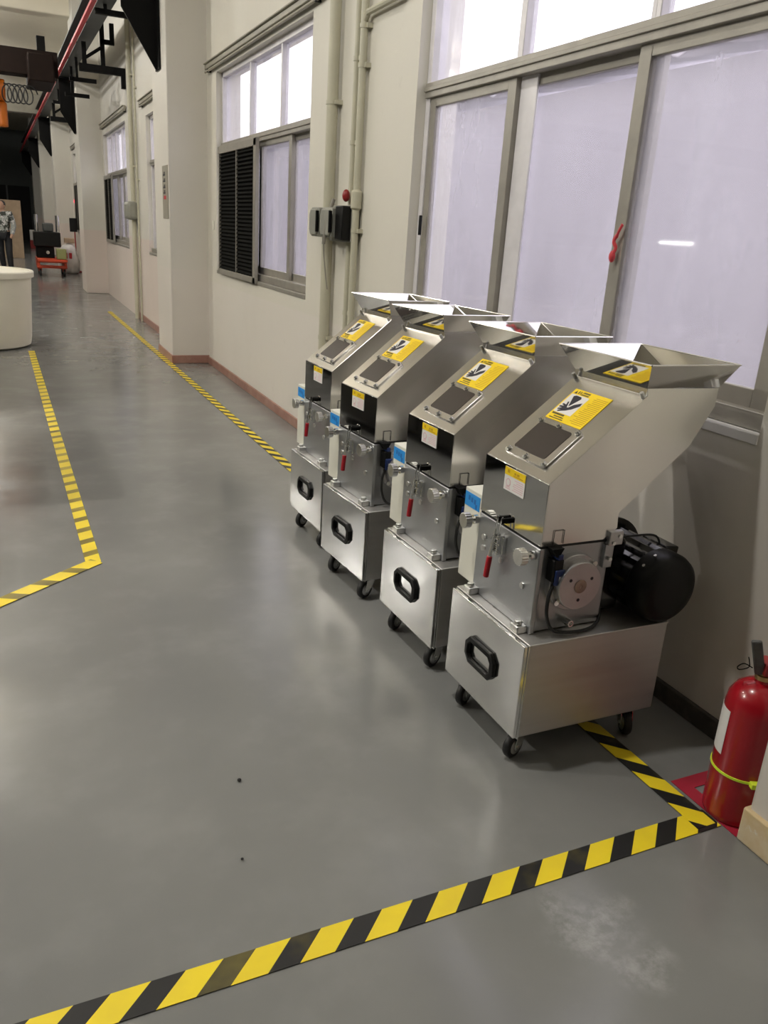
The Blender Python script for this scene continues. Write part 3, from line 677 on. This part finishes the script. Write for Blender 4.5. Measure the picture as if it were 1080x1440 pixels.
# wrapped paper label on the far-left flank
b = MB(); vs = []; k = 10; a0, a1 = math.radians(122), math.radians(172)
for i in range(k+1):
    a = a0+(a1-a0)*i/k
    for (rr, zz) in ((.0806, .2), (.0806, .335), (.0812, .335), (.0812, .2)): vs.append((rr*math.cos(a), rr*math.sin(a), zz))
fs = []
for i in range(k):
    for j in range(4): fs.append((4*i+j, 4*i+(j+1) % 4, 4*i+4+(j+1) % 4, 4*i+4+j))
fs += [(0, 1, 2, 3), (4*k+3, 4*k+2, 4*k+1, 4*k)]
b.add(vs, fs).build('paper_label', 'label_white', ex)
b = MB(); b.lathe((0, 0, .148), (0, 0, 1), [(0, .0805), (0, .0825), (.007, .0825), (.007, .0805)], 40); st = b.build('zip_tie', 'lime_strap', ex)
b = MB(); b.box(-.012, .012, -.098, -.08, .144, .16); b.tube(smoothpath([(0, -.088, .152), (.01, -.1, .148), (.022, -.102, .15)]), .004, 6)
b.v = [tuple(Matrix.Rotation(math.radians(-25), 4, 'Z') @ Vector(q)) for q in b.v]; b.build('zip_tie_head', 'lime_strap', st, bevel=.002)

# ------------------------------------------------------------------ wall pipes and switch boxes
def pipe(y, x, r, z0, z1, label, clips=(), m='pipe_paint'):
    p = empty('wall_pipe', (x-r-.012, y, z0)); tag(p, label, 'pipe', 'vertical pipes on the wall')
    MB().cyl((0, 0, 0), (0, 0, z1-z0), r, n=18).build('pipe', m, p)
    for z in clips:
        b = MB(); b.lathe((0, 0, z-z0-.012), (0, 0, 1), [(0, r), (0, r+.004), (.024, r+.004), (.024, r)], 18); b.box(0, r+.012, -r-.022, r+.022, z-z0-.012, z-z0+.012); b.build('pipe_clip', m, p)
    return p
pipe(5.27, WX, .036, .0, CEIL, 'thick cream pipe running up the wall on the left of the switch boxes', (.8, 2.25, 3.2))
pipe(4.935, WX, .017, .0, CEIL, 'thin cream conduit with the red valve above the switch boxes', (1.0, 2.0, 2.45, 3.3))
pc = pipe(4.83, WX, .022, .0, CEIL, 'cream conduit to the right of the switch boxes, nearest the big window', (1.5, 2.4, 2.6, 3.2))
MB().lathe((0, 0, 1.62), (0, 0, 1), [(0, .022), (.01, .034), (.1, .034), (.115, .022)], 18).build('coupling', 'pipe_paint', pc)
MB().tube([(.0, 0, 2.62), (-.0, -.05, 2.66), (.0, -.5, 2.66)], .017, 8).build('branch', 'pipe_paint', pc)
sb = empty('switch_panel', (WX, 5.1, 1.43)); tag(sb, 'grey knife switch panel with two covers fixed to the wall pipes', 'switch box')
MB().box(-.05, -.0, -.25, .27, 0, .215).build('backboard', 'switch_grey', sb, bevel=.004)
for (y0, y1) in ((.14, .285), (-.1, .08)):
    b = MB(); b.box(-.125, -.05, y0, y1, .02, .2); b.prism([(y0, .06), (y0, .16), (y0+.02, .19), (y1-.02, .19), (y1, .16), (y1, .06), (y1-.02, .03), (y0+.02, .03)], lambda p, h: (h, p[0], p[1]), -.14, -.12)
    c = b.build('switch_cover', 'switch_grey', sb, bevel=.008)
    MB().box(-.15, -.13, y0-.022, y0-.006, .05, .18).build('switch_handle', 'black_iron', c, bevel=.003)
MB().box(-.11, -.05, -.24, -.12, .01, .21).build('side_switch', 'black_plastic', sb, bevel=.006)
b = MB(); b.tube([(-.1, -.06, .25), (-.13, -.03, .12), (-.14, -.01, -.02)], .012, 8); b.build('pull_arm', 'aluminium_frame', sb)
b = MB(); b.tube(smoothpath([(-.14, -.01, -.02), (-.13, 0, -.1), (-.12, -.01, -.2), (-.1, 0.0, -.3)]), .004, 6); b.build('dangling_wire', 'aluminium_frame', sb)
b = MB(); b.sphere((-.07, -.19, .27), .024, 10, 1.5); b.build('red_knob', 'red_knob', sb)
pipe(13.3, FX, .034, 0, CEIL, 'cream pipe on the far wall between the two far windows', (2.2, 3.4))
pipe(12.95, FX, .016, 0, CEIL, 'slim cream pipe beside the far grey switch box', (2.0, 3.2))
o = MB().box(-.16, 0, -.2, .2, 0, .26).build('far_switch_box', 'switch_grey', bevel=.05); o.location = (FX-.0, 13.35, 1.45); tag(o, 'grey rounded switch box on the far wall pipe', 'switch box')
o = MB().box(-.012, 0, -.03, .03, 0, .09).build('wall_socket', 'cream_enamel', bevel=.004); o.location = (WX, 8.78, 1.42); tag(o, 'small cream socket between the louvred screen and the first column', 'socket')
# notice board strip on the first column
ps = empty('column_notice', (1.6, 9.24, 1.5)); tag(ps, 'narrow notice strip with dark lettering on the first column', 'sign')
MB().box(-.008, -.0, -.15, .15, 0, .52).build('board', 'pelmet', ps, bevel=.002)
b = MB()
for k, (z, h) in enumerate(((.42, .05), (.36, .045), (.30, .045), (.245, .045))): b.box(-.0095, -.008, -.03, .09, z, z+h*.35); b.box(-.0095, -.008, .02, .05, z, z+h*.8); b.box(-.0095, -.008, -.02, 0, z+h*.4, z+h*.8)
so_ = b.build('lettering', 'print_black', ps, smooth=0); so_['kind'] = 'stuff'
MB().box(-.0095, -.008, -.06, .07, .19, .225).build('red_stamp', 'print_red', ps, smooth=0)

# ------------------------------------------------------------------ crane runway, brackets, hoist
RX = lambda y: 1.36-.2*(y-9.4)/31.6
rw = empty('crane_runway', (RX(25), 25, 3.882), math.atan2(.2, 31.6)); tag(rw, 'grey steel crane runway beam with a red conductor rail along the columns', 'beam')
b = MB(); b.box(-.1, .1, -16.5, 16.5, 0, .025); b.box(-.012, .012, -16.5, 16.5, .025, .33); b.box(-.1, .1, -16.5, 16.5, .33, .355); b.build('i_beam', 'crane_grey', rw)
b = MB(); b.box(-.19, -.135, -16.5, 16.5, -.06, -.015); b.build('conductor_rail', 'rail_red', rw, bevel=.006)
for k in range(21): MB().box(-.165, -.1, -15.3+1.5*k, -15.26+1.5*k, -.015, .06).build('rail_hanger', 'black_iron', rw)
for i, (x, y) in enumerate(((1.6, 9.45), (1.45, 18.0), (1.42, 25.9), (1.40, 33.5), (1.40, 41.4))):
    r = empty('corbel_bracket', (x, y, 2.93)); tag(r, ['black triangular steel bracket on the first column', 'black triangular steel bracket on the second column', 'black triangular steel bracket on the third column', 'black triangular steel bracket on the fourth column', 'small black bracket on the last far column'][i], 'bracket', 'crane brackets on the columns')
    c = x-(RX(y)-.1)+.01; zc = .925*(c-.03)/.57
    b = MB(); b.prism([(0, 0), (-.03, 0), (-c, zc), (-c, .925), (0, .925)], lambda p, h: (p[0]-.004, h, p[1]), -.012, .012); b.build('gusset_plate', 'black_iron', r)
    MB().box(-c-.004, -.004, -.12, .12, .925, .945).build('seat_plate', 'black_iron', r); MB().box(-.018, -.004, -.12, .12, .0, .925).build('wall_plate', 'black_iron', r)
def arm_frame(y, x1, z, label, simple=False):
    r = empty('support_frame', (x1, y, z)); tag(r, label, 'bracket', 'steel support frames between the columns')
    L_ = x1-1.22
    MB().box(-L_, -.003, -.05, .05, -.05, .05).build('arm', 'black_iron', r)
    MB().box(-.06, -.003, -.05, .05, -.22, -.05).build('wall_cleat', 'black_iron', r)
    if not simple:
        for u, zt in ((-L_+.08, .335), (-L_+.34, .62)): MB().box(u-.03, u+.03, -.03, .03, .05, zt).build('post', 'black_iron', r)
        MB().box(-L_+.31, -.14, -.03, .03, .34, .4).build('upper_arm', 'black_iron', r)
        MB().box(-.2, -.14, -.03, .03, .4, .62).build('upright', 'black_iron', r)
        b = MB(); b.tube([(-L_+.08, 0, .12), (-L_+.34, 0, .3)], .025, 6); b.build('brace', 'black_iron', r)
arm_frame(14.0, FX, 3.52, 'black steel frame holding the runway midway between the two nearest columns')
arm_frame(21.8, FX, 3.5, 'black steel frame holding the runway beyond the second column')
for i, (y, L_, z) in enumerate(((11.6, .45, 3.86), (15.6, .42, 3.62), (16.6, .4, 3.5), (19.8, .5, 3.7))):
    o = MB().box(-.12, L_-.12, -.03, .03, -.03, .03).build('stub_arm', 'black_iron'); o.location = (RX(y), y, z-.06)
    tag(o, ['short black arm above the first column bracket', 'upper short black arm hanging off the runway', 'lower short black arm hanging off the runway', 'short black arm by the second column bracket'][i], 'arm', 'short arms along the runway')
    MB().box(-.02, .02, -.02, .02, .03, 3.94-z).build('hanger', 'black_iron', o)
cr = empty('overhead_crane', (0, 15.2, 3.42)); tag(cr, 'brown overhead crane girder with orange hoist hanging under the ceiling', 'crane')
MB().box(-12.5, 1.0, -.18, .18, .04, .4).build('girder', 'girder_brown', cr, bevel=.01)
b = MB(); b.box(.55, .92, -.6, .6, -.08, .3); b.build('end_carriage', 'girder_brown', cr, bevel=.02)
MB().box(.72, .84, -.06, .06, .3, .62).build('stop_post', 'black_iron', cr)
b = MB(); b.box(-.5, .1, -.3, .3, -.42, .06); b.build('hoist_body', 'hoist_orange', cr, bevel=.05)
b = MB(); b.cyl((-.5, 0, -.2), (.22, 0, -.2), .16, n=20); b.build('hoist_drum', 'hoist_orange', cr, bevel=.02)
b = MB(); b.cyl((.14, 0, -.36), (.14, 0, -.72), .09, n=14); b.build('hook_block', 'hoist_orange', cr, bevel=.03)
b = MB(); b.tube([(.2+.075*t/(2*PI)+.085*math.sin(t), -.22, -.12-.13*(1-math.cos(t))) for t in [2*PI*i/18 for i in range(19*5)]], .011, 6)
b.build('cable_loops', 'black_rubber', cr)
struct(MB().box(-12.9, 1.9, 27.4, 27.8, 4.1, 4.6).build('ceiling_girder', 'pelmet'))

# ------------------------------------------------------------------ white tub
tb = empty('plastic_tub', (-.40, 10.45, 0)); tag(tb, 'large white round plastic tub at the left edge of the aisle', 'tub')
b = MB(); b.lathe((0, 0, .004), (0, 0, 1), [(0, .57), (.02, .61), (.1, .625), (.8, .665), (.8, .645), (.1, .6), (.06, .55), (.06, .0)], 56); b.build('vessel', 'tub_plastic', tb, smooth=50)
b = MB(); b.lathe((0, 0, .77), (0, 0, 1), [(0, .66), (.005, .692), (.06, .694), (.072, .685), (.072, .648), (.06, .645)], 56); b.build('rim', 'tub_plastic', tb)

def dark_standin(x0, x1, y0, y1, h, label):  # unseen, form invented; added for black reflections in the steel and floor shadow
    r = empty('unseen_block', ((x0+x1)/2, (y0+y1)/2, 0)); tag(r, label, 'cabinet', 'unseen black blocks added beside the aisle'); a, c = (x1-x0)/2, (y1-y0)/2
    MB().box(-a, a, -c, c, .06, h).build('body', 'black_plastic', r, bevel=.03)
    MB().box(-a+.04, a-.04, -c+.04, c-.04, 0, .06).build('plinth', 'black_iron', r)
    for k in (-1, 1):
        d = MB().box(a, a+.012, k*c/2-c/2+.02, k*c/2+c/2-.02, .1, h-.06).build('door', 'black_plastic', r, bevel=.004)
        MB().cyl((a+.03, k*.06, h*.5), (a+.03, k*.06, h*.5+.14), .008, n=8).build('handle', 'zinc', d)
    MB().cyl((0, 0, h), (0, 0, h+.12), min(a, c)*.8, n=32).build('round_cover', 'black_plastic', r, bevel=.02)
dark_standin(-1.3, -.24, 4.5, 5.9, .72, 'low black block added out of view by the worn tape corner')
dark_standin(-1.9, -.75, 6.5, 8.6, 1.5, 'tall black block added out of view between the low one and the white tub')

# ------------------------------------------------------------------ orange cart and load
ct = empty('orange_trolley', (1.04, 22.3, 0)); tag(ct, 'orange low trolley carrying a black machine down the aisle', 'trolley')
b = MB(); b.box(-.33, .33, -.86, .5, .36, .42); b.box(-.33, -.27, -.5, .5, .2, .36); b.box(.27, .33, -.5, .5, .2, .36); b.box(-.33, .33, -.5, -.44, .2, .26); b.box(-.33, .33, -.5, -.44, .32, .38); b.build('chassis', 'cart_orange', ct, bevel=.008)
for (x, y) in ((-.27, -.4), (.27, -.4), (-.27, .4), (.27, .4)):
    b = MB(); b.cyl((x-.025, y, .09), (x+.025, y, .09), .09, n=20); wl = b.build('wheel', 'black_rubber', ct)
    MB().box(x-.035, x+.035, y-.03, y+.03, .12, .2).build('wheel_bracket', 'cart_orange', ct)
ld = empty('black_machine', (1.02, 22.3, .42)); tag(ld, 'black boxy machine with two steel posts standing on the orange trolley', 'machine')
MB().box(-.34, .26, -.35, .35, .26, .6).build('housing', 'black_plastic', ld, bevel=.02)
MB().box(-.3, .1, -.3, .3, .0, .26).build('base', 'black_iron', ld, bevel=.01)
MB().cyl((-.05, -.3, .13), (-.05, -.32, .13), .04, n=14).build('round_dial', 'bright_zinc', ld)
for x in (-.26, .22): MB().cyl((x, 0, .6), (x, 0, .98), .045, n=14).build('steel_post', 'bright_zinc', ld)
MB().box(-.12, .12, -.15, .15, .6, .8).build('head', 'crane_grey', ld, bevel=.03)
o = MB().box(-.12, .1, -.15, .15, 0, .24).build('olive_case', 'olive_box', bevel=.02); o.location = (1.26, 21.62, .42); tag(o, 'small olive green case beside the black machine on the trolley', 'case')
sk = empty('white_sack', (1.53, 23.2, 0)); tag(sk, 'full white sack with red print leaning by the orange trolley', 'sack')
b = MB(); b.lathe((0, 0, 0), (0, 0, 1), [(0, .15), (.05, .22), (.3, .235), (.55, .21), (.68, .16), (.74, .05)], 20); b.v = [(x+.03*math.sin(z*9), y*1.1, z) for x, y, z in b.v]; b.build('bag', 'bag_white', sk, smooth=60)
for x in (-.13, -.02): MB().box(x, x+.07, -.262, -.24, .38, .52).build('red_print', 'print_red', sk, bevel=.01)
sn = empty('sign_stand', (1.74, 23.75, 0)); tag(sn, 'slim red stand with a black plate beside the second bay wall', 'stand')
b = MB(); b.lathe((0, 0, 0), (0, 0, 1), [(0, .12), (.03, .12), (.06, .03), (.07, .02)], 20); b.build('base', 'red_knob', sn)
MB().cyl((0, 0, .05), (0, 0, 1.2), .016, n=10).build('pole', 'red_knob', sn)
MB().box(-.12, .06, -.02, .02, 1.02, 1.36).build('plate', 'black_plastic', sn, bevel=.01)
o = MB().box(-.12, .12, -.12, .12, 0, .12).build('cardboard_box', 'cardboard', bevel=.01); o.location = (1.55, 23.2, .755); tag(o, 'small brown box resting on top of the white sack', 'box')
led = MB().box(-.02, 0, -.05, .05, 0, .08).build('indicator_lamp', 'red_led', bevel=.01); led.location = (FX-.0, 24.9, 1.75); tag(led, 'small glowing red indicator lamp on the far wall', 'lamp')
# far goods
fg = empty('fire_box', (1.22, 38, 0)); tag(fg, 'tiny red and white fire equipment box far down the aisle', 'box')
MB().box(-.2, .2, -.15, .15, 0, .32).build('red_case', 'red_knob', fg, bevel=.01); MB().box(-.19, .19, -.155, .15, .32, .72).build('white_panel', 'label_white', fg, bevel=.01)
cbx = MB().box(-.5, .5, -.3, .3, 0, 1.75).build('tall_carton', 'cardboard', bevel=.01); cbx.location = (.1, 30, 0); tag(cbx, 'tall pale cardboard carton standing behind the person', 'carton')
dr = struct(empty('door_1', (.55, 47.96, 0)))
MB().box(-.9, .9, -.04, .03, 0, 2.6).build('door_leaf', 'flat_black', dr)  # plain black sheet filling the dark doorway
MB().box(-.2, -.12, -.06, -.04, 0, 2.6).build('door_stile', 'crane_grey', dr)

# ------------------------------------------------------------------ person
def skin_mesh(name, pts, edges, rad, m, parent, sub=2):
    me = bpy.data.meshes.new(name); me.from_pydata(pts, edges, []); o = bpy.data.objects.new(name, me); COL.objects.link(o)
    o.parent = parent; me.materials.append(MATS[m])
    md = o.modifiers.new('skin', 'SKIN'); md.use_smooth_shade = True
    for i, v in enumerate(me.skin_vertices[0].data): v.radius = (rad[i], rad[i]) if not isinstance(rad[i], tuple) else rad[i]; v.use_root = (i == 0)
    s = o.modifiers.new('sub', 'SUBSURF'); s.levels = sub; s.render_levels = sub
    return o
pe = empty('person', (.03, 22.2, 0), math.radians(155)); tag(pe, 'person in a camouflage jacket and dark trousers walking in the aisle', 'person')
pts = [(0, 0, .92), (0, 0, 1.12), (0, .01, 1.32), (0, .02, 1.42), (0, .03, 1.5), (0, .02, 1.56),
       (-.1, 0, .88), (-.11, .03, .5), (-.11, -.02, .1), (-.11, .1, .04), (.1, 0, .88), (.12, -.05, .5), (.12, -.14, .12), (.12, -.03, .05),
       (-.19, .0, 1.38), (-.25, -.02, 1.12), (-.24, .1, .9), (-.235, .16, .83), (.19, .0, 1.38), (.25, -.02, 1.12), (.24, .1, .92), (.235, .16, .85)]
edg = [(0, 1), (1, 2), (2, 3), (3, 4), (4, 5), (0, 6), (6, 7), (7, 8), (8, 9), (0, 10), (10, 11), (11, 12), (12, 13), (2, 14), (14, 15), (15, 16), (16, 17), (2, 18), (18, 19), (19, 20), (20, 21)]
rad = [(.14, .10), (.13, .09), (.15, .09), (.06, .06), (.05, .05), (.055, .055), .085, .06, .04, .035, .085, .06, .04, .035, .06, .048, .035, .03, .06, .048, .035, .03]
skin_mesh('body', pts, edg, rad, 'skin', pe)
b = MB(); b.lathe((0, .025, 1.44), (0, 0, 1), [(0, .03), (.02, .055), (.06, .072), (.11, .08), (.16, .078), (.2, .055), (.218, .01)], 20); b.v = [(x, y*1.15, z) for x, y, z in b.v]; b.sphere((0, .115, 1.535), .016, 8)
for s in (-1, 1): b.sphere((s*.08, .02, 1.54), .02, 8)
hd = b.build('head', 'skin', pe, smooth=60)
b = MB(); b.lathe((0, .01, 1.53), (0, 0, 1), [(0, .084), (.06, .091), (.1, .08), (.132, .045), (.142, .005)], 20); b.v = [(x, y*1.12-.018, z) for x, y, z in b.v]; b.build('hair', 'hair', pe, smooth=60)
jp = [(0, 0, .82)] + [pts[i] for i in (1, 2, 3)] + [pts[i] for i in (14, 15, 16, 18, 19, 20)]
skin_mesh('jacket', jp, [(0, 1), (1, 2), (2, 3), (2, 4), (4, 5), (5, 6), (2, 7), (7, 8), (8, 9)], [(.165, .13), (.16, .12), (.175, .12), (.075, .075), .075, .066, .05, .075, .066, .05], 'camo', pe)
tp = [pts[i] for i in (0, 6, 7, 8, 10, 11, 12)]
skin_mesh('trousers', tp, [(0, 1), (1, 2), (2, 3), (0, 4), (4, 5), (5, 6)], [(.15, .115), .1, .08, .06, .1, .08, .06], 'trousers', pe)
for (x, y) in ((-.11, .04), (.12, -.08)):
    b = MB(); b.box(x-.045, x+.045, y-.1, y+.16, 0, .075); b.build('shoe', 'black_rubber', pe, bevel=.03)

# ------------------------------------------------------------------ ceiling lamps
def lamp(x, y, k, i):
    r = empty('high_bay_lamp', (x, y, LAMP_Z)); tag(r, 'round grey high bay lamp hanging from the hall ceiling', 'lamp', 'high bay lamps')
    b = MB(); b.lathe((0, 0, .02), (0, 0, 1), [(0, .085), (.02, .09), (.06, .08), (.1, .05), (.2, .045), (.2, .0)], 24); b.build('shade', 'lamp_housing', r)
    MB().cyl((0, 0, .2), (0, 0, CEIL-LAMP_Z), .01, n=8).build('stem', 'black_iron', r)
    ld_ = bpy.data.lights.new('lamp_light', 'AREA' if y < 7 and x > -3 else 'POINT')
    if ld_.type == 'AREA': ld_.shape = 'DISK'; ld_.size = .16; ld_.spread = PI
    else: ld_.shadow_soft_size = .09
    ld_.energy = LAMP_POWER*k; ld_.color = (1.0, .965, .9)
    lo = bpy.data.objects.new('lamp_light', ld_); COL.objects.link(lo); lo.parent = r; lo.location = (0, 0, -.1)
for i, (x, y, k) in enumerate(LAMPS): lamp(x, y, k, i)
# fluorescent work light whose streak mirrors in the big window
wl = empty('work_light', (-6.13, 10.96, 0)); tag(wl, 'upright work light with a glowing tube across the hall', 'lamp')
MB().cyl((0, 0, 0), (0, 0, 1.6), .02, n=10).build('stand', 'black_iron', wl)
MB().lathe((0, 0, 0), (0, 0, 1), [(0, .2), (.02, .2), (.03, .03)], 20).build('foot', 'black_iron', wl)
MB().box(-.05, -.02, -.4, .4, 1.58, 1.7).build('reflector', 'lamp_housing', wl)
MB().cyl((.02, -.38, 1.64), (.02, .38, 1.64), .022, n=12).build('tube', 'tube_glow', wl)
# chip of dirt on the floor
for i, (x, y) in enumerate(((.49, 1.88), (.42, 1.58))):
    b = MB(); b.sphere((0, 0, .004), .006-.002*i, 6, .6); o = b.build('dirt_crumb', 'flat_black'); o.location = (x, y, .0005); tag(o, ['black crumb of dirt lying on the open grey floor', 'smaller black speck on the floor nearer the tape'][i], 'crumb')
